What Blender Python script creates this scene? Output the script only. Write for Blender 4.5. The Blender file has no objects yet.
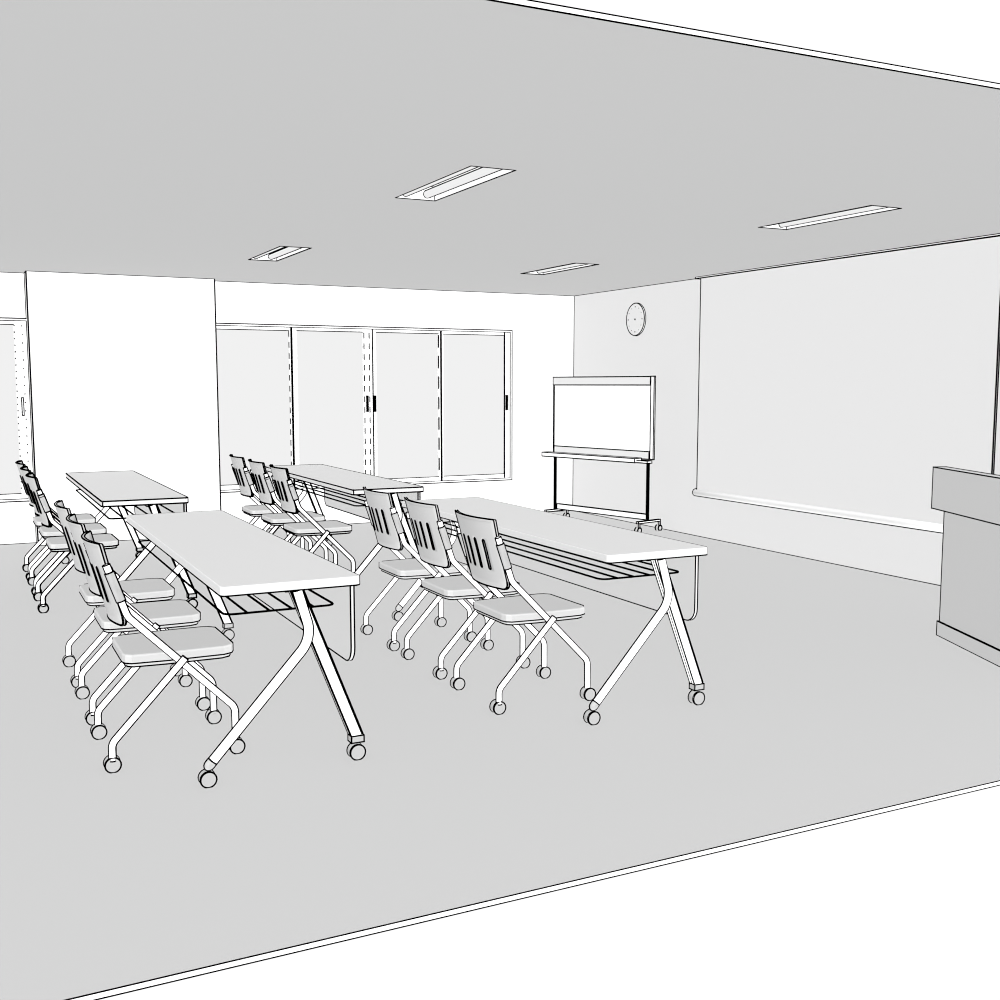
import bpy, bmesh, math
from mathutils import Vector, Matrix
from mathutils.geometry import delaunay_2d_cdt

sc = bpy.context.scene
COL = sc.collection
H = 2.5                                  # ceiling height

# ------------------------------------------------------------------ camera
CAM = Vector((-6.4693, -11.0204, 1.4873))
YAW, PITCH, FPX = 0.4636, -0.1063, 1088.16
cd = bpy.data.cameras.new('camera')
cam = bpy.data.objects.new('camera', cd)
COL.objects.link(cam)
F = Vector((math.sin(YAW) * math.cos(PITCH), math.cos(YAW) * math.cos(PITCH), math.sin(PITCH)))
R = Vector((math.cos(YAW), -math.sin(YAW), 0))
U = R.cross(F)
cam.matrix_world = Matrix(((R.x, U.x, -F.x, CAM.x), (R.y, U.y, -F.y, CAM.y), (R.z, U.z, -F.z, CAM.z), (0, 0, 0, 1)))
cd.sensor_width = 36
cd.sensor_fit = 'HORIZONTAL'
cd.lens = 36 * FPX / 1000
cd.clip_start = 0.05
sc.camera = cam
sc.cycles.filter_width = 1.1

# ------------------------------------------------------------------ materials
def mat(name, v, rough=0.9):
    m = bpy.data.materials.new(name)
    m.use_nodes = True
    nt = m.node_tree
    nt.nodes.clear()
    out = nt.nodes.new('ShaderNodeOutputMaterial')
    d = nt.nodes.new('ShaderNodeBsdfDiffuse')
    d.inputs['Color'].default_value = (v, v, v, 1)
    d.inputs['Roughness'].default_value = 0.0
    nt.links.new(d.outputs[0], out.inputs[0])
    return m

INK = mat('black_piping', 0.0)
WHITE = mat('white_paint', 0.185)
METAL = mat('white_metal', 0.195)
FLOOR = mat('grey_carpet', 0.121)
CEIL = mat('grey_ceiling_board', 0.106)
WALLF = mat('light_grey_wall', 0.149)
SCREEN = mat('pale_screen_cloth', 0.150)
TOP = mat('pale_grey_laminate', 0.140)
GREY = mat('grey_plastic', 0.108)
SHELL = mat('grey_back_shell', 0.092)
SLEEVE = mat('grey_sleeve', 0.080)
DARKGREY = mat('lectern_grey', 0.117)
PANEL = mat('modesty_grey', 0.125)
WHEEL = mat('caster_grey', 0.090)
LEDGE = mat('board_rail_grey', 0.130)

def glass():
    m = bpy.data.materials.new('tinted_glass')
    m.use_nodes = True
    nt = m.node_tree
    nt.nodes.clear()
    out = nt.nodes.new('ShaderNodeOutputMaterial')
    t = nt.nodes.new('ShaderNodeBsdfTransparent')
    t.inputs['Color'].default_value = (0.915, 0.915, 0.915, 1)
    nt.links.new(t.outputs[0], out.inputs[0])
    return m
GLASS = glass()

def emit():
    m = bpy.data.materials.new('lit_tube')
    m.use_nodes = True
    nt = m.node_tree
    nt.nodes.clear()
    out = nt.nodes.new('ShaderNodeOutputMaterial')
    e = nt.nodes.new('ShaderNodeEmission')
    e.inputs['Strength'].default_value = 0.88
    nt.links.new(e.outputs[0], out.inputs[0])
    return m
TUBE = emit()

# ------------------------------------------------------------------ mesh helpers
class MB:
    """one mesh: body faces in slot 0, black piping along its edges in slot 1"""
    def __init__(s):
        s.bm = bmesh.new()
        s.lines = []                      # (a, b, r)
    def quadbox(s, lo, hi):
        v = [s.bm.verts.new((x, y, z)) for x in (lo[0], hi[0]) for y in (lo[1], hi[1]) for z in (lo[2], hi[2])]
        for f in ((0, 1, 3, 2), (4, 6, 7, 5), (0, 4, 5, 1), (2, 3, 7, 6), (0, 2, 6, 4), (1, 5, 7, 3)):
            s.bm.faces.new([v[i] for i in f])
        return s
    def box(s, lo, hi, r=0):
        s.quadbox(lo, hi)
        if r:
            x, y, z = [(lo[i], hi[i]) for i in range(3)]
            for a in (0, 1):
                for b in (0, 1):
                    s.line([(x[0], y[a], z[b]), (x[1], y[a], z[b])], r)
                    s.line([(x[a], y[0], z[b]), (x[a], y[1], z[b])], r)
                    s.line([(x[a], y[b], z[0]), (x[a], y[b], z[1])], r)
        return s
    def line(s, pts, r, closed=False):
        pts = [Vector(p) for p in pts]
        n = len(pts)
        for i in range(n if closed else n - 1):
            s.lines.append((pts[i], pts[(i + 1) % n], r))
        return s
    def sweep(s, path, r, n=14, cap=True):
        path = [Vector(p) for p in path]
        rad = r if isinstance(r, (list, tuple)) else [r] * len(path)
        rings = []
        t0 = (path[1] - path[0]).normalized()
        up = Vector((0, 1, 0)) if abs(t0.y) < 0.9 else Vector((1, 0, 0))
        a = (up - t0 * up.dot(t0)).normalized()
        for i, p in enumerate(path):
            if i == 0: t = t0
            elif i == len(path) - 1: t = (path[i] - path[i - 1]).normalized()
            else: t = ((path[i + 1] - p).normalized() + (p - path[i - 1]).normalized()).normalized()
            a = (a - t * a.dot(t)).normalized()
            b = t.cross(a)
            rings.append([s.bm.verts.new(p + (a * math.cos(k * 2 * math.pi / n) + b * math.sin(k * 2 * math.pi / n)) * rad[i]) for k in range(n)])
        for q, w in zip(rings, rings[1:]):
            for k in range(n):
                f = s.bm.faces.new([q[k], q[(k + 1) % n], w[(k + 1) % n], w[k]])
                f.smooth = True
        if cap:
            s.bm.faces.new(rings[0][::-1])
            s.bm.faces.new(rings[-1])
        return s
    def piped(s, path, r, lr, n=14, axis=(0.3, 0.95, -0.1), ends=True):
        """a tube with a seam of piping down either side and round its ends"""
        s.sweep(path, r, n)
        path = [Vector(p) for p in path]
        ax = Vector(axis)
        A, B = [], []
        rad = r if isinstance(r, (list, tuple)) else [r] * len(path)
        for i, p in enumerate(path):
            t = (path[min(i + 1, len(path) - 1)] - path[max(i - 1, 0)]).normalized()
            nn = t.cross(ax).normalized() * rad[i]
            A.append(p + nn)
            B.append(p - nn)
        s.line(A, lr * 1.3)
        s.line(B, lr * 1.3)
        if ends:
            for p, t, q in ((path[0], path[1] - path[0], rad[0]), (path[-1], path[-1] - path[-2], rad[-1])):
                s.circle(p, t, q, lr, 12)
        return s
    def circle(s, c, axis, r, lr, n=20):
        ax = Vector(axis).normalized()
        a = ax.orthogonal().normalized()
        b = ax.cross(a)
        s.line([Vector(c) + (a * math.cos(k * 2 * math.pi / n) + b * math.sin(k * 2 * math.pi / n)) * r for k in range(n)], lr, True)
        return s
    def prism(s, outline, z0, z1, bev=0.0):
        """outline in xy extruded in z, its top and bottom edges eased by bev"""
        n = len(outline)
        cx = sum(p[0] for p in outline) / n
        cy = sum(p[1] for p in outline) / n
        def inset(d):
            res = []
            for i, p in enumerate(outline):
                a = Vector(outline[i - 1]); b = Vector(p); c = Vector(outline[(i + 1) % n])
                e = ((b - a).normalized() + (c - b).normalized()).normalized()
                res.append((b.x - e.y * d, b.y + e.x * d))
            return res
        levels = [(outline, z0), (outline, z1)]
        if bev:
            levels = [(inset(bev), z0), (inset(bev * .3), z0 + bev * .3), (outline, z0 + bev), (outline, z1 - bev), (inset(bev * .3), z1 - bev * .3), (inset(bev), z1)]
        rings = [[s.bm.verts.new((x, y, z)) for x, y in o] for o, z in levels]
        for q, w in zip(rings, rings[1:]):
            for k in range(n):
                s.bm.faces.new([q[k], q[(k + 1) % n], w[(k + 1) % n], w[k]])
        s.bm.faces.new(rings[0][::-1])
        s.bm.faces.new(rings[-1])
        return s
    def build(s, name, m, parent=None, extra=None):
        bmesh.ops.recalc_face_normals(s.bm, faces=s.bm.faces)
        for a, b, r in s.lines:
            r *= 1.3
            d = b - a
            L = d.length
            if L < 1e-6: continue
            t = d / L
            a2, b2 = a - t * r * .5, b + t * r * .5
            u = t.orthogonal().normalized()
            v = t.cross(u)
            ring = [u * math.cos(k * math.pi / 3) * r + v * math.sin(k * math.pi / 3) * r for k in range(6)]
            A = [s.bm.verts.new(a2 + q) for q in ring]
            B = [s.bm.verts.new(b2 + q) for q in ring]
            for k in range(6):
                f = s.bm.faces.new([A[k], A[(k + 1) % 6], B[(k + 1) % 6], B[k]])
                f.material_index = 1
            for f in (s.bm.faces.new(A[::-1]), s.bm.faces.new(B)):
                f.material_index = 1
        me = bpy.data.meshes.new(name)
        s.bm.to_mesh(me)
        s.bm.free()
        me.materials.append(m)
        me.materials.append(INK)
        o = bpy.data.objects.new(name, me)
        COL.objects.link(o)
        if parent is not None: o.parent = parent
        return o

def fillet(pts, rad, n=7):
    pts = [Vector(p) for p in pts]
    out = [pts[0]]
    for i in range(1, len(pts) - 1):
        a, p, b = pts[i - 1], pts[i], pts[i + 1]
        u, v = (a - p).normalized(), (b - p).normalized()
        r_ = rad[i - 1] if isinstance(rad, (list, tuple)) else rad
        half = u.angle(v) / 2
        d = r_ / math.tan(half)
        c = p + (u + v).normalized() * (r_ / math.sin(half))
        s0, s1 = p + u * d - c, p + v * d - c
        ang = s0.angle(s1)
        for k in range(n + 1):
            t = k / n
            out.append(c + (s0 * math.sin((1 - t) * ang) + s1 * math.sin(t * ang)) / math.sin(ang))
    out.append(pts[-1])
    return out

def round_rect(x0, x1, y0, y1, r, n=6):
    o = []
    for cx, cy, a in ((x1 - r, y0 + r, -90), (x1 - r, y1 - r, 0), (x0 + r, y1 - r, 90), (x0 + r, y0 + r, 180)):
        for k in range(n + 1):
            t = math.radians(a + 90 * k / n)
            o.append((cx + r * math.cos(t), cy + r * math.sin(t)))
    return o

def empty(name, loc, rz=0.0):
    o = bpy.data.objects.new(name, None)
    o.empty_display_size = .1
    o.location = loc
    o.rotation_euler.z = rz
    COL.objects.link(o)
    return o

def tag(o, label, cat, group=None):
    o['label'] = label
    o['category'] = cat
    if group: o['group'] = group
    return o

def structure(o):
    o['kind'] = 'structure'
    return o

def copy_tree(o, parent=None):
    c = o.copy()
    COL.objects.link(c)
    if parent is not None: c.parent = parent
    for ch in [x for x in o.children]:
        copy_tree(ch, c)
    return c

def slab_with_holes(mb, axis, pos, u0, u1, v0, v1, holes, thick):
    """a slab in the plane axis = pos (grid of quads), rectangular holes left open, thick towards thick's sign"""
    us = sorted({u0, u1, *[h[0] for h in holes], *[h[1] for h in holes]})
    vs = sorted({v0, v1, *[h[2] for h in holes], *[h[3] for h in holes]})
    P = (lambda u, v, w: (u, v, w)) if axis == 'z' else (lambda u, v, w: (u, w, v))
    inside = lambda u, v: any(h[0] < u < h[1] and h[2] < v < h[3] for h in holes)
    cells = [(i, j) for i in range(len(us) - 1) for j in range(len(vs) - 1) if not inside((us[i] + us[i + 1]) / 2, (vs[j] + vs[j + 1]) / 2)]
    vert = {}
    def V(i, j, w):
        if (i, j, w) not in vert: vert[(i, j, w)] = mb.bm.verts.new(P(us[i], vs[j], w))
        return vert[(i, j, w)]
    cs = set(cells)
    w0, w1 = pos, pos + thick
    for i, j in cells:
        for w in (w0, w1):
            mb.bm.faces.new([V(i, j, w), V(i + 1, j, w), V(i + 1, j + 1, w), V(i, j + 1, w)])
        for di, dj, e in ((-1, 0, ((i, j), (i, j + 1))), (1, 0, ((i + 1, j), (i + 1, j + 1))), (0, -1, ((i, j), (i + 1, j))), (0, 1, ((i, j + 1), (i + 1, j + 1)))):
            if (i + di, j + dj) not in cs:
                (a, b), (c, d) = e
                mb.bm.faces.new([V(a, b, w0), V(c, d, w0), V(c, d, w1), V(a, b, w1)])
    return mb

# ------------------------------------------------------------------ the setting
YN = -8.315                              # where the room is cut open
XL = -9.4
TC = 0.0172
LR = 0.0055                              # piping radius at the back of the room

LIGHTS = [(-4.14, -5.807), (-4.14, -2.485), (-1.625, -5.807), (-1.625, -2.485), (-6.655, -5.807), (-6.655, -2.485)]
LW, LL = 0.1175, 0.488
holes = [(x - LW, x + LW, y - LL, y + LL) for x, y in LIGHTS]

m = MB()
m.quadbox((XL, YN + .002, -TC), (0.12, 0.12, 0))
m.line([(-6.6, YN, 0), (0.1, YN, 0)], .0016)
m.line([(-6.6, YN, -TC), (0.1, YN, -TC)], .0016)
structure(m.build('floor', FLOOR))
m = MB().quadbox((XL, YN, -TC), (0.12, YN + .002, -.0004))
structure(m.build('trim_1', WHITE))

m = MB()
slab_with_holes(m, 'z', H, XL, 0.12, YN + .002, 0.12, holes, TC)
m.line([(XL, YN, H), (0.1, YN, H)], .0019)
m.line([(XL, YN, H + TC), (0.1, YN, H + TC)], .0017)
for x0, x1, y0, y1 in holes:
    far = (Vector(((x0 + x1) / 2, (y0 + y1) / 2, H)) - CAM).length
    m.line([(x0, y0, H), (x1, y0, H), (x1, y1, H), (x0, y1, H)], far / 1088 * .5, True)
structure(m.build('ceiling', CEIL))
m = MB().quadbox((XL, YN, H + .0004), (0.12, YN + .002, H + TC))
structure(m.build('trim_2', WHITE))

PX0, PX1, PD = -5.8345, -4.1564, 0.2128
WZ0, WZ1 = 0.40, 2.085                   # window opening
W1 = (-4.24, -0.817)
W2 = (-9.2, -5.81)
m = MB()
slab_with_holes(m, 'y', 0.0, XL, 0.12, 0.0, H, [(W1[0], W1[1], WZ0, WZ1), (W2[0], W2[1], WZ0, WZ1)], 0.12)
m.line([(XL, 0, H), (PX0, 0, H)], LR * .9)
m.line([(PX1, 0, H), (0, 0, H)], LR * .9)
m.line([(XL, 0, 0), (PX0, 0, 0)], LR * .9)
m.line([(PX1, 0, 0), (0, 0, 0)], LR * .9)
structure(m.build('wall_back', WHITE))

m = MB()
m.quadbox((0, YN, 0), (0.12, 0, H))
m.line([(0, YN, H), (0, -.01, H)], .0050)
m.line([(0, YN, 0), (0, -.01, 0)], .0048)
m.line([(0, 0, 0), (0, 0, H)], .0058)
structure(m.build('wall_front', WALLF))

m = MB()
m.quadbox((PX0, -PD, 0), (PX1, 0.02, H))
for x in (PX0, PX1):
    m.line([(x, -PD, 0), (x, -PD, H)], .0055)
m.line([(PX0, -PD, H), (PX1, -PD, H)], .0048)
m.line([(PX0, -PD, 0), (PX1, -PD, 0)], .0048)
m.line([(PX0, -PD, H), (PX0, 0, H)], .0048)
m.line([(PX0, -PD, 0), (PX0, 0, 0)], .0048)
m.line([(PX0, -.004, 0), (PX0, -.004, H)], .0055)
pw = structure(m.build('wall_pillar', WHITE))

# windows: four sliding sashes each, in two tracks
def dashes(mb, x, y, z0, z1, n, frac, r):
    p = (z1 - z0) / n
    for k in range(n):
        mb.line([(x, y, z1 - k * p - p * .08), (x, y, z1 - k * p - p * (.08 + frac))], r)

def window(name, x0, x1, spec):
    w = structure(empty(name, ((x0 + x1) / 2, 0, WZ0)))
    ox, oz = (x0 + x1) / 2, WZ0
    m = MB()
    f = .022
    Y0, Y1 = -.018, .10
    for lo, hi in (((x0, Y0, WZ0), (x0 + f, Y1, WZ1)), ((x1 - f, Y0, WZ0), (x1, Y1, WZ1)), ((x0 + f, Y0, WZ0), (x1 - f, Y1, WZ0 + f)), ((x0 + f, Y0, WZ1 - f), (x1 - f, Y1, WZ1))):
        m.quadbox([lo[0] - ox, lo[1], lo[2] - oz], [hi[0] - ox, hi[1], hi[2] - oz])
    m.line([(x0 - ox, Y0, 0), (x1 - ox, Y0, 0), (x1 - ox, Y0, WZ1 - oz), (x0 - ox, Y0, WZ1 - oz)], .0046, True)
    m.line([(x0 + f - ox, Y0, f), (x1 - f - ox, Y0, f), (x1 - f - ox, Y0, WZ1 - oz - f), (x0 + f - ox, Y0, WZ1 - oz - f)], .0034, True)
    m.build('window_frame', METAL, w)
    for sp in spec:
        a, b, gl, gr, track = sp['a'], sp['b'], sp['gl'], sp['gr'], sp['track']
        ya = .004 + .036 * track
        yb = ya + .03
        z0, z1 = WZ0 + f, WZ1 - f
        gz0, gz1 = z0 + .045, z1 - .032
        m = MB()
        for lo, hi in (((a, z0), (gl, z1)), ((gr, z0), (b, z1)), ((gl, z0), (gr, gz0)), ((gl, gz1), (gr, z1))):
            m.quadbox((lo[0] - ox, ya, lo[1] - oz), (hi[0] - ox, yb, hi[1] - oz))
        m.line([(gl - ox, ya, gz1 - oz), (gr - ox, ya, gz1 - oz)], .0036)
        m.line([(gl - ox, ya, gz0 - oz), (gr - ox, ya, gz0 - oz)], .0036)
        for x, rr in sp.get('solid', ()):
            m.line([(x - ox, ya, z0 - oz), (x - ox, ya, z1 - oz)], rr)
        for x, n, fr, rr in sp.get('dash', ()):
            dashes(m, x - ox, ya, gz0 - oz, gz1 - oz, n, fr, rr)
        sa = m.build('sash', METAL, w)
        m = MB()
        m.quadbox((gl - ox - .002, (ya + yb) / 2, gz0 - oz - .002), (gr - ox + .002, (ya + yb) / 2 + .005, gz1 - oz + .002))
        m.build('pane', GLASS, sa)
        if 'handle' in sp:
            m = MB()
            hx, hm = sp['handle']
            m.box((hx - ox - .008, ya - .014, 1.195 - oz), (hx - ox + .008, ya, 1.36 - oz), .004)
            m.build('handle', hm, sa)
    return w

window('window_1', W1[0], W1[1], [
    dict(a=-4.215, b=-3.335, gl=-4.10, gr=-3.36, track=1, dash=[(-3.36, 14, .45, .006)]),
    dict(a=-3.36, b=-2.475, gl=-3.29, gr=-2.575, track=0, solid=[(-3.347, .009)], dash=[(-2.565, 14, .5, .005), (-2.507, 14, .5, .005)], handle=(-2.537, INK)),
    dict(a=-2.472, b=-1.68, gl=-2.43, gr=-1.71, track=0, solid=[(-2.470, .006), (-1.680, .009)], dash=[(-1.708, 7, .58, .006)], handle=(-2.452, INK)),
    dict(a=-1.70, b=-.840, gl=-1.635, gr=-.883, track=1, solid=[(-.883, .007)], handle=(-.858, INK)),
])
window('window_2', W2[0], W2[1], [
    dict(a=-9.175, b=-8.35, gl=-9.10, gr=-8.38, track=1),
    dict(a=-8.37, b=-7.50, gl=-8.30, gr=-7.55, track=0, solid=[(-8.36, .008)]),
    dict(a=-7.50, b=-6.65, gl=-7.43, gr=-6.70, track=0, solid=[(-7.49, .006)]),
    dict(a=-6.67, b=-5.835, gl=-6.60, gr=-5.945, track=1, solid=[(-6.66, .008)], dash=[(-5.94, 26, .15, .004), (-5.875, 20, .12, .004)], handle=(-5.898, METAL)),
])

# ------------------------------------------------------------------ ceiling lights
def ceiling_light(x, y, label):
    t = tag(empty('ceiling_light', (x, y, H)), label, 'light', 'recessed ceiling lights')
    far = (Vector((x, y, H)) - CAM).length
    lr = far / 1088 * .5
    d, w = .075, .004
    m = MB()
    X, Y = LW - .0005, LL - .0005
    z0 = .001
    m.quadbox((-X, -Y, z0), (-X + w, Y, d)).quadbox((X - w, -Y, z0), (X, Y, d))
    m.quadbox((-X + w, -Y, z0), (X - w, -Y + w, d)).quadbox((-X + w, Y - w, z0), (X - w, Y, d))
    m.quadbox((-X, -Y, d), (X, Y, d + w))
    for sx in (-1, 1):
        for sy in (-1, 1):
            m.line([(sx * (X - w), sy * (Y - w), z0), (sx * (X - w), sy * (Y - w), d)], lr)
        m.line([(sx * (X - w), -Y, d), (sx * (X - w), Y, d)], lr)
    for sy in (-1, 1):
        m.line([(-X, sy * (Y - w), d), (X, sy * (Y - w), d)], lr)
    m.build('housing', METAL, t)
    for tx in (-.062, .066):
        m = MB()
        m.piped([(tx, -Y + .006, .030), (tx, -Y * .5, .030), (tx, 0, .030), (tx, Y - .006, .030)], .020, lr, 14, (.55, .75, .35), True)
        m.build('fluorescent_tube', TUBE, t)
    return t
ceiling_light(*LIGHTS[0], 'recessed white twin-tube ceiling light above the near tables, largest of those shown')
ceiling_light(*LIGHTS[1], 'small recessed twin-tube ceiling light nearest the wide white pillar')
ceiling_light(*LIGHTS[2], 'long thin recessed ceiling light beside the top of the projection screen')
ceiling_light(*LIGHTS[3], 'small recessed ceiling light nearest the corner, above the whiteboard and clock')

# ------------------------------------------------------------------ casters
def caster(x, y, r, w, lr, parent, m=None):
    b = MB()
    b.sweep([(x, y - w / 2, r), (x, y - w * .1, r), (x, y + w * .1, r), (x, y + w / 2, r)], r, 22)
    b.circle((x, y - w / 2, r), (0, 1, 0), r, lr, 22)
    b.circle((x, y - w / 2 + .008, r), (0, 1, 0), r, lr * .8, 22)
    b.circle((x, y + w / 2, r), (0, 1, 0), r, lr, 22)
    return b.build('caster', WHEEL if m is None else m, parent)

# ------------------------------------------------------------------ chairs
def back_shell(lr):
    hw, zb, zt = .196, .556, .884
    def X(y, z):
        pts = ((.50, -.150), (.567, -.166), (.72, -.205), (.84, -.238), (.90, -.255))
        for (z0, x0), (z1, x1) in zip(pts, pts[1:]):
            if z <= z1: break
        return -.008 + x0 + (x1 - x0) * (z - z0) / (z1 - z0) - .036 * (1 - (y / hw) ** 2)
    def rr(y0, y1, z0, z1, rb, rt, n=5):
        o = []
        for cy, cz, a, r_ in ((y1 - rb, z0 + rb, -90, rb), (y1 - rt, z1 - rt, 0, rt), (y0 + rt, z1 - rt, 90, rt), (y0 + rb, z0 + rb, 180, rb)):
            for k in range(n + 1):
                t = math.radians(a + 90 * k / n)
                o.append(Vector((cy + r_ * math.cos(t), cz + r_ * math.sin(t))))
        return o
    def densify(o, step=.025):
        res = []
        for a, b in zip(o, o[1:] + o[:1]):
            k = max(1, int((b - a).length / step))
            res += [a + (b - a) * i / k for i in range(k)]
        return res
    out = densify(rr(-hw, hw, zb, zt, .036, .006))
    wide = lambda p: Vector((p.x * (1 + .055 * min(1, max(0, (p.y - .76) / .12))), p.y))
    out = [wide(p) for p in out]
    slots = [densify(rr(c - .008, c + .008, .643, .782, .0079, .0079, 4), .02) for c in (.105, .036, -.034, -.104)]
    V, E = [], []
    for loop in [out] + slots:
        b0 = len(V)
        V += loop
        E += [(b0 + i, b0 + (i + 1) % len(loop)) for i in range(len(loop))]
    inside_slot = lambda p, g=.0: any(abs(p.x - c) < .008 + g and .643 - g < p.y < .782 + g for c in (.105, .036, -.034, -.104))
    y = -hw + .02
    while y < hw - .015:
        z = zb + .03
        while z < zt - .015:
            p = Vector((y, z))
            if not inside_slot(p, .006) and not (abs(y) > hw - .045 and z < zb + .045): V.append(p)
            z += .023
        y += .021
    v2, e2, f2, *_ = delaunay_2d_cdt(V, E, [list(range(len(out)))], 1, 1e-5)
    tri = [f for f in f2 if not inside_slot(sum((v2[i] for i in f), Vector((0, 0))) / 3)]
    mb = MB()
    T = .011
    fr = [mb.bm.verts.new((X(p.x, p.y) + T, p.x, p.y)) for p in v2]
    bk = [mb.bm.verts.new((X(p.x, p.y), p.x, p.y)) for p in v2]
    cnt = {}
    for f in tri:
        mb.bm.faces.new([fr[i] for i in f]).smooth = True
        mb.bm.faces.new([bk[i] for i in f][::-1]).smooth = True
        for i in range(3):
            k = tuple(sorted((f[i], f[(i + 1) % 3])))
            cnt[k] = cnt.get(k, 0) + 1
    for (i, j), c in cnt.items():
        if c == 1:
            mb.bm.faces.new([fr[i], fr[j], bk[j], bk[i]])
            for dx, q in ((T, 1.0), (0, 1.0)):
                a = (X(v2[i].x, v2[i].y) + dx, v2[i].x, v2[i].y)
                b = (X(v2[j].x, v2[j].y) + dx, v2[j].x, v2[j].y)
                mb.line([a, b], lr * (1.3 if inside_slot((v2[i] + v2[j]) / 2, .004) else 1.4 if (v2[i].y < .60 or v2[i].x > .17) else 1.0))
    for v in [v for v in mb.bm.verts if not v.link_faces]: mb.bm.verts.remove(v)
    return mb

def make_chair(lr):
    t = empty('meeting_chair', (0, 0, 0))
    # seat
    sx0, sx1, hw, z0, z1 = -.181, .249, .200, .402, .440
    o = [(sx0 + .03, -hw + .012), (-.02, -hw), (sx1 - .045, -hw), (sx1 - .012, -hw + .018), (sx1, -hw + .05), (sx1 - .004, hw - .04), (sx1 - .03, hw - .012), (sx1 - .06, hw - .004), (-.02, hw - .004), (sx0 + .03, hw - .016), (sx0 + .006, hw - .03), (sx0, hw - .06), (sx0, -hw + .06), (sx0 + .008, -hw + .03)]
    m = MB()
    m.prism(o, z0, z1, .007)
    b = .004
    zz = lambda p, z: (p[0], p[1], z)
    m.line([zz(p, z0 + b) for p in o], lr, True)                       # lower rim
    m.line([zz(p, z1 - .001) for p in o[4:10]], lr)                   # front and far top edge
    m.line([zz(o[4], z0 + b), zz(o[4], z1 - .004)], lr)
    m.line([zz(o[10], z0 + b), zz(o[10], z1 - .004)], lr)
    seat = m.build('seat', GREY, t)
    m = MB()
    oi = [(p[0] * .95 + .002, p[1] * .95) for p in o]
    m.prism(oi, z0 - .012, z0 + .002, 0)
    m.line([zz(p, z0 - .012) for p in oi], lr, True)
    m.build('seat_pan', GREY, seat)
    # back
    back_shell(lr).build('backrest', SHELL, t)
    for s in (-1, 1):
        y = s * .211
        P = fillet([(-.2183, y, .7588), (-.163, y, .598), (.238, y, .188), (.238, y, .045)], [.07, .055])
        m = MB().piped(P, .012, lr)
        leg = m.build('front_leg', METAL, t)
        caster(.238, s * .2175, .0295, .042, lr, leg)
        d = Vector((-.229 + .163, 0, .790 - .598)).normalized()
        base = Vector((-.163, y, .598))
        m = MB().piped([base + d * .066, base + d * .12, base + d * .186], .0165, lr)
        m.build('back_sleeve', SLEEVE, t)
        m = MB().piped([base + d * .186, base + d * .20, base + d * .218], .0125, lr)
        m.build('tube_cap', METAL, t)
        y2 = s * .2325
        Q = fillet([(.045, y2, .418), (-.240, y2, .113), (-.240, y2, .045)], [.05])
        m = MB().piped(Q, .012, lr)
        leg = m.build('rear_leg', METAL, t)
        caster(-.240, s * .221, .0295, .042, lr, leg)
    return t

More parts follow.
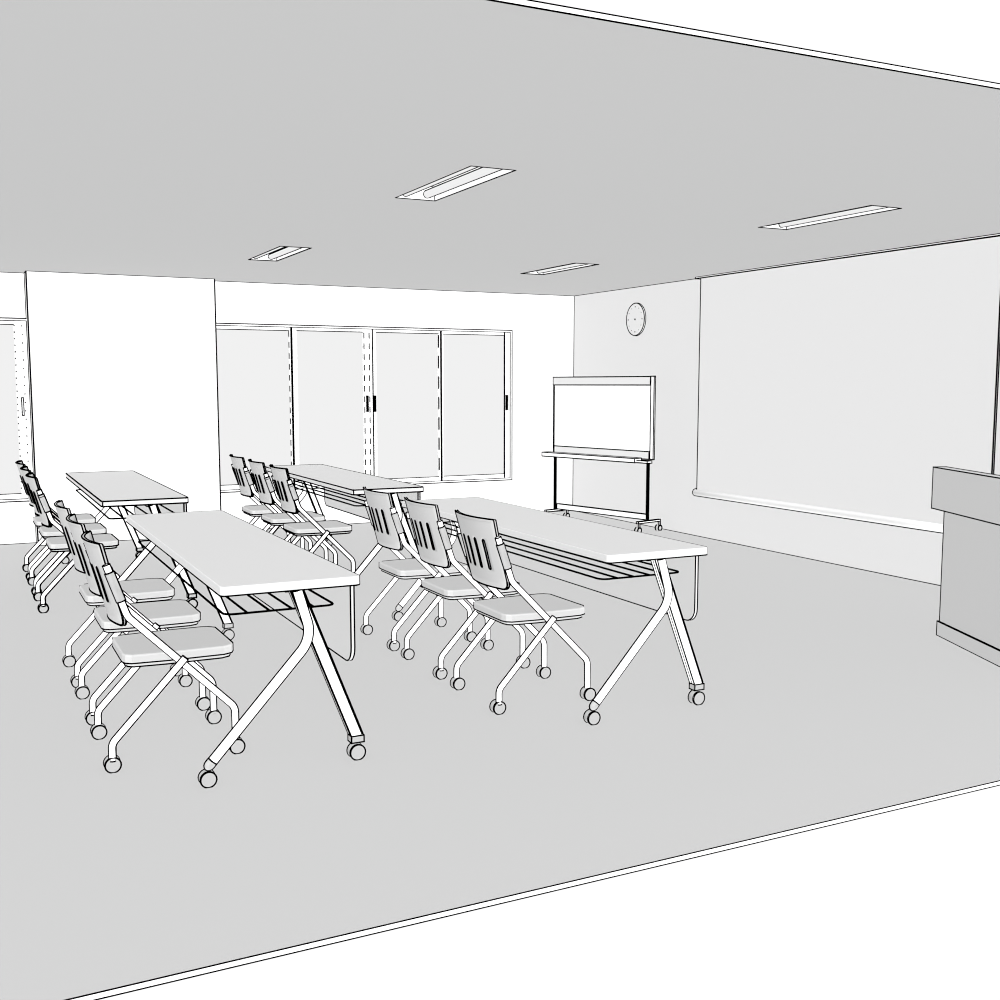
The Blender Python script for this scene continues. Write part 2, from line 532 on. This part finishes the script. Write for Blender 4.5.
# ------------------------------------------------------------------ tables
def make_table(lr, near_line):
    t = empty('folding_table', (0, 0, 0))
    zt, zb = .748, .710
    o = round_rect(-.247 if not near_line else -.268, .291 if not near_line else .268, -1.198, 1.262, .022)
    m = MB()
    m.prism(o, zb, zt, .003)
    n = len(o)
    zz = lambda p, z: (p[0], p[1], z)
    m.line([zz(p, zb + .003) for p in o], lr, True)
    seg = [(o[i], o[(i + 1) % n]) for i in range(n)]
    for a, b in seg:
        ym = (a[1] + b[1]) / 2
        if near_line or (ym > -1.17 and (a[0] + b[0]) > -.4):
            m.line([zz(a, zt - .002), zz(b, zt - .002)], lr)
    for k in ((5, 24) if near_line else (5,)):
        m.line([zz(o[k], zb + .003), zz(o[k], zt - .004)], lr)
    m.build('tabletop', TOP, t)
    for s in (-1, 1):
        y = s * 1.175
        P = [(.045, y, zb), (.068, y, .625), (.090, y, .535), (.060, y, .470), (-.290, y, .092)]
        path = fillet(P[:1] + [(.100, y, .520)] + P[-1:], [.12], 12)
        m = MB().piped(path,   .0170, lr, 16)
        m.line([(-.312, y, .060), (-.312, y, .050)], lr)
        leg = m.build('curved_leg', METAL, t)
        u_ = Vector((-.290 - .100, 0, .092 - .520)).normalized()
        m2 = MB().piped([Vector((-.290, y, .092)) + u_ * q for q in (0, .012, .022, .030, .035, .038)], [.0175, .0178, .0170, .0135, .008, .001], lr, 16, ends=False)
        m2.build('leg_cap', WHEEL, leg)
        caster(-.310, y, .0295, .040, lr, leg)
        # straight leg: a flat bar with a grooved edge, just inboard of the curved one
        y0 = y - s * .038
        a, b = Vector((.048, y0, zb)), Vector((.283, y0, .098))
        d = (b - a).normalized()
        nx = Vector((d.z, 0, -d.x)).normalized()          # across the bar
        if nx.x < 0: nx = -nx
        m = MB()
        hw, hd = .0235, .018
        V = []
        for p in (a, b):
            V.append([m.bm.verts.new(p + nx * hw * i + Vector((0, hd * j, 0))) for i, j in ((-1, -1), (1, -1), (1, 1), (-1, 1))])
        for k in range(4):
            m.bm.faces.new([V[0][k], V[0][(k + 1) % 4], V[1][(k + 1) % 4], V[1][k]])
            i, j = ((-1, -1), (1, -1), (1, 1), (-1, 1))[k]
            m.line([a + nx * hw * i + Vector((0, hd * j, 0)), b + nx * hw * i + Vector((0, hd * j, 0))], lr)
        m.bm.faces.new(V[0][::-1]); m.bm.faces.new(V[1])
        m.line([a + nx * (-hw), b + nx * (-hw)], lr * .6)
        m.line([a + nx * (hw - .005) + Vector((0, -hd, 0)), b + nx * (hw - .005) + Vector((0, -hd, 0))], lr * .8)
        leg = m.build('straight_leg', METAL, t)
        m = MB()
        m.box((.283 - .026, y0 - .021, .072), (.283 + .026, y0 + .021, .099), lr)
        m.build('foot_socket', WHEEL, leg)
        caster(.283, y0, .0310, .042, lr, leg)
    # wire shelf
    m = MB()
    zs = .620
    x0, x1, y0, y1 = -.212, .222, -1.085, 1.085
    rim = round_rect(x0, x1, y0, y1, .035, 4)
    loop = [(p[0], p[1], zs) for p in rim]
    wr = max(.0046, lr * 1.35)
    m.sweep(loop + loop[:1], wr, 6)
    for k in range(1, 5):
        x = x0 + (x1 - x0) * k / 5
        m.sweep([(x, y0 + .002, zs), (x, 0, zs), (x, y1 - .002, zs)], wr, 6)
    for yy in (y0, y1):
        e_ = yy + (.052 if yy > 0 else -.052)
        m.sweep([(.081, yy, zs), (.081, (yy + e_) / 2, zs), (.081, e_, zs)], wr, 6)
    m.build('wire_shelf', INK, t)
    # modesty panel
    m = MB()
    xp, tp = (.272 if not near_line else .252), .015
    pl = [(-1.125, zb)] + [(-1.125 + .065 - .065 * math.cos(a), .385 + .065 - .065 * math.sin(a)) for a in [math.pi / 2 * k / 6 for k in range(7)]]
    pl = pl + [(-p[0], p[1]) for p in pl[::-1]]
    A = [m.bm.verts.new((xp, y, z)) for y, z in pl]
    B = [m.bm.verts.new((xp + tp, y, z)) for y, z in pl]
    m.bm.faces.new(A); m.bm.faces.new(B[::-1])
    for k in range(len(pl)):
        q = (k + 1) % len(pl)
        m.bm.faces.new([A[k], A[q], B[q], B[k]])
    m.line([(xp, y, z) for y, z in pl], lr)
    m.line([(xp + tp, y, z) for y, z in pl], lr)
    m.build('modesty_panel', PANEL, t)
    m = MB()
    m.box((.020, -1.10, zb - .020), (.060, 1.10, zb), lr * .6)
    m.build('support_beam', METAL, t)
    return t

NEAR, FARR = .0025, .0042
chair_n, chair_f = make_chair(NEAR), make_chair(FARR)
table_n, table_f = make_table(NEAR, False), make_table(FARR, True)
TX, TY = -5.382, -5.860
DX, DY = 1.667, 3.290
tables = [
    (0, 0, 'near', 'pale grey folding table on castors nearest the viewer, with chairs at its left side'),
    (1, 0, 'near', 'pale grey folding table on castors nearest the lectern and projection screen'),
    (0, 1, 'far', 'pale grey folding table standing in front of the wide white pillar'),
    (1, 1, 'far', 'pale grey folding table standing under the four-pane window'),
]
first = {}
for i, j, k, lab in tables:
    proto = table_n if k == 'near' else table_f
    o = proto if k not in first else copy_tree(proto)
    first[k] = 1
    o.location = (TX + i * DX - j * .012, TY + j * DY, 0)
    tag(o, lab, 'table', 'folding tables in the training room')
CX = -5.747
cfirst = {}
places = {(0, 0): 'table nearest the viewer',
          (1, 0): 'table nearest the lectern',
          (0, 1): 'table before the white pillar',
          (1, 1): 'table under the four-pane window'}
for (i, j), where in places.items():
    k = 'near' if j == 0 else 'far'
    proto = chair_n if j == 0 else chair_f
    for c in range(3):
        o = proto if k not in cfirst else copy_tree(proto)
        cfirst[k] = 1
        o.location = (CX - .001 + i * (DX - .006) - j * (.022 + .010 * i), -6.492 + c * .658 + j * DY, 0)
        tag(o, 'grey slot-backed chair ' + ('at the end away from windows, ', 'in the middle of its row, ', 'at the window end, ')[c] + where, 'chair', 'grey slot-backed chairs at the tables')

# ------------------------------------------------------------------ projection screen
t = tag(empty('projection_screen', (-.05, -4.13, 0)), 'wide pale pull-down projection screen with bottom bar hanging on the light grey wall', 'screen')
m = MB()
m.box((-.045, -1.80, 2.4835), (.045, 1.695, 2.4995), .0045)
m.build('screen_case', METAL, t)
m = MB()
m.quadbox((-.008, -1.690, .455), (.008, 1.660, 2.4835))
for y in (-1.690, 1.660):
    for x in (-.008, .008):
        m.line([(x, y, .455), (x, y, 2.4835)], .0048)
m.build('screen_sheet', SCREEN, t)
m = MB()
m.piped([(0, -1.72, .438), (0, -.8, .438), (0, .8, .438), (0, 1.695, .438)], .032, .0045, 18, (.9, .4, -.1))
m.build('bottom_bar', WALLF, t)

# ------------------------------------------------------------------ wall clock
t = tag(empty('wall_clock', (0, -1.302, 2.162)), 'round wall clock high on the light grey wall above the whiteboard', 'clock')
m = MB()
m.sweep([(-.020, 0, 0), (-.015, 0, 0), (-.006, 0, 0), (0, 0, 0)], .168, 40)
m.circle((-.020, 0, 0), (1, 0, 0), .168, .0045, 40)
m.circle((-.002, 0, 0), (1, 0, 0), .168, .0045, 40)
m.build('clock_case', WALLF, t)
m = MB()
m.sweep([(-.0225, 0, 0), (-.021, 0, 0), (-.020, 0, 0)], .150, 40)
m.build('dial', SCREEN, t)
for k in range(12):
    a = k * math.pi / 6
    m = MB()
    q = .006 if k % 3 == 0 else .0035
    y, z = -.130 * math.sin(a), .130 * math.cos(a)
    m.quadbox((-.025, y - q, z - q), (-.0225, y + q, z + q))
    m.build('hour_mark', INK, t)
m = MB()
m.sweep([(-.028, 0, 0), (-.025, 0, 0), (-.0225, 0, 0)], .009, 14)
m.build('centre_pin', INK, t)

# ------------------------------------------------------------------ whiteboard on a rolling stand
RZ = math.radians(14.2)
WB = 1.345                                # distance between posts
e = Vector((-math.sin(RZ), math.cos(RZ), 0))
rp = Vector((-.247, -1.931, 0))
ctr = rp + e * WB / 2
t = tag(empty('rolling_whiteboard', ctr, RZ), 'white marker board with pen tray on a four-castor rolling stand in the corner', 'whiteboard')
h = WB / 2
L2 = .0050
m = MB(); m.quadbox((-.012, -h - .018, .80), (.012, h + .03, 1.482)); m.build('board_panel', WHITE, t)
def part(name, lo, hi, mt, r=L2):
    return MB().box(lo, hi, r).build(name, mt, t)
part('top_rail', (-.022, -h - .018, 1.476), (.022, h + .04, 1.560), LEDGE)
part('bottom_rail', (-.020, -h - .010, .735), (.020, h + .02, .812), LEDGE)
part('side_frame', (-.014, -h - .060, .735), (.004, -h - .018, 1.563), METAL)
part('side_frame', (-.016, h + .026, .735), (.016, h + .038, 1.476), METAL)
part('pen_tray', (-.12, -h + .09, .700), (-.021, h + .108, .742), METAL)
part('tray_bracket', (-.09, -h - .05, .700), (-.021, -h + .10, .722), METAL)
for s in (-1, 1):
    y = s * h + (.022 if s > 0 else .016)
    part('post', (-.008, y - .007, .114), (.008, y + .008, .715), METAL, .0062)
part('lower_crossbar', (-.012, -h + .022, .120), (.012, h - .022, .176), METAL)
for s in (-1, 1):
    y = s * h
    ft = part('foot', (-.165, y - .014, .096), (.165, y + .014, .114), METAL)
    for sx in (-1, 1):
        b = MB()
        b.sweep([(sx * .155, y - .02, .027), (sx * .155, y, .027), (sx * .155, y + .02, .027)], .027, 18)
        b.circle((sx * .155, y - .02, .027), (0, 1, 0), .027, L2 * 1.25, 18)
        b.circle((sx * .155, y + .02, .027), (0, 1, 0), .027, L2 * 1.25, 18)
        b.quadbox((sx * .155 - .012, y - .012, .05), (sx * .155 + .012, y + .012, .098))
        for q in (-.012, .012):
            b.line([(sx * .155 + q, y - .013, .052), (sx * .155 + q, y - .013, .098)], L2)
        b.build('caster', WHEEL, ft)

# ------------------------------------------------------------------ lectern
ang = math.atan2(.396, .918)             # its front is turned a little from the wall
P0 = Vector((-1.301, -6.496, 0))
d = Vector((-.396, -.918, 0)).normalized()
t = tag(empty('lectern', P0, 0), 'grey box lectern with an overhanging raised front panel standing before the screen', 'lectern')
t.rotation_euler.z = math.atan2(d.y, d.x)     # local x runs along the front, local y to the back
W, D = 1.25, .58
LL_ = .0031
MB().box((0, 0, 0), (W, D, .085), LL_).build('plinth', DARKGREY, t)
MB().box((.010, .010, .085), (W - .01, D - .01, .90), LL_).build('body', DARKGREY, t)
MB().box((-.040, -.044, .757), (W + .04, .036, 1.0), LL_).build('front_panel', DARKGREY, t)
MB().box((-.030, .036, .90), (W + .03, D + .02, .93), LL_).build('desk_top', DARKGREY, t)

# ------------------------------------------------------------------ light
w = bpy.data.worlds.new('world')
sc.world = w
w.use_nodes = True
bg = w.node_tree.nodes['Background']
bg.inputs[0].default_value = (1, 1, 1, 1)
bg.inputs[1].default_value = 1.05

def sun(name, direction, strength):
    ld = bpy.data.lights.new(name, 'SUN')
    ld.energy = strength
    ld.angle = math.radians(20)
    ld.use_shadow = False
    o = bpy.data.objects.new(name, ld)
    o.rotation_mode = 'QUATERNION'
    o.rotation_quaternion = Vector(direction).to_track_quat('-Z', 'Y')
    o.location = (-4, -10, 4)
    COL.objects.link(o)
E_ = 4.2 * math.pi
sun('fill_down', (0, 0, -1), E_)  # added shadowless fill, passes through the ceiling onto floor and tops
sun('fill_up', (0, 0, 1), E_)  # added shadowless fill from below the floor, lifts ceiling and undersides
sun('fill_in', (0, 1, 0), E_ * 1.5)  # added fill from the open end, stronger so that near end faces whiten
sun('fill_across', (1, 0, 0), E_)  # added shadowless fill for the front wall and faces turned like it
sun('fill_return', (-1, 0, 0), E_ * .7)  # added weaker fill, brightens faces turned towards the front wall

vs = sc.view_settings
sc.display_settings.display_device = 'sRGB'
vs.view_transform = 'Standard'
vs.look = 'None'
vs.exposure = 0
vs.gamma = 1
vs.use_curve_mapping = False
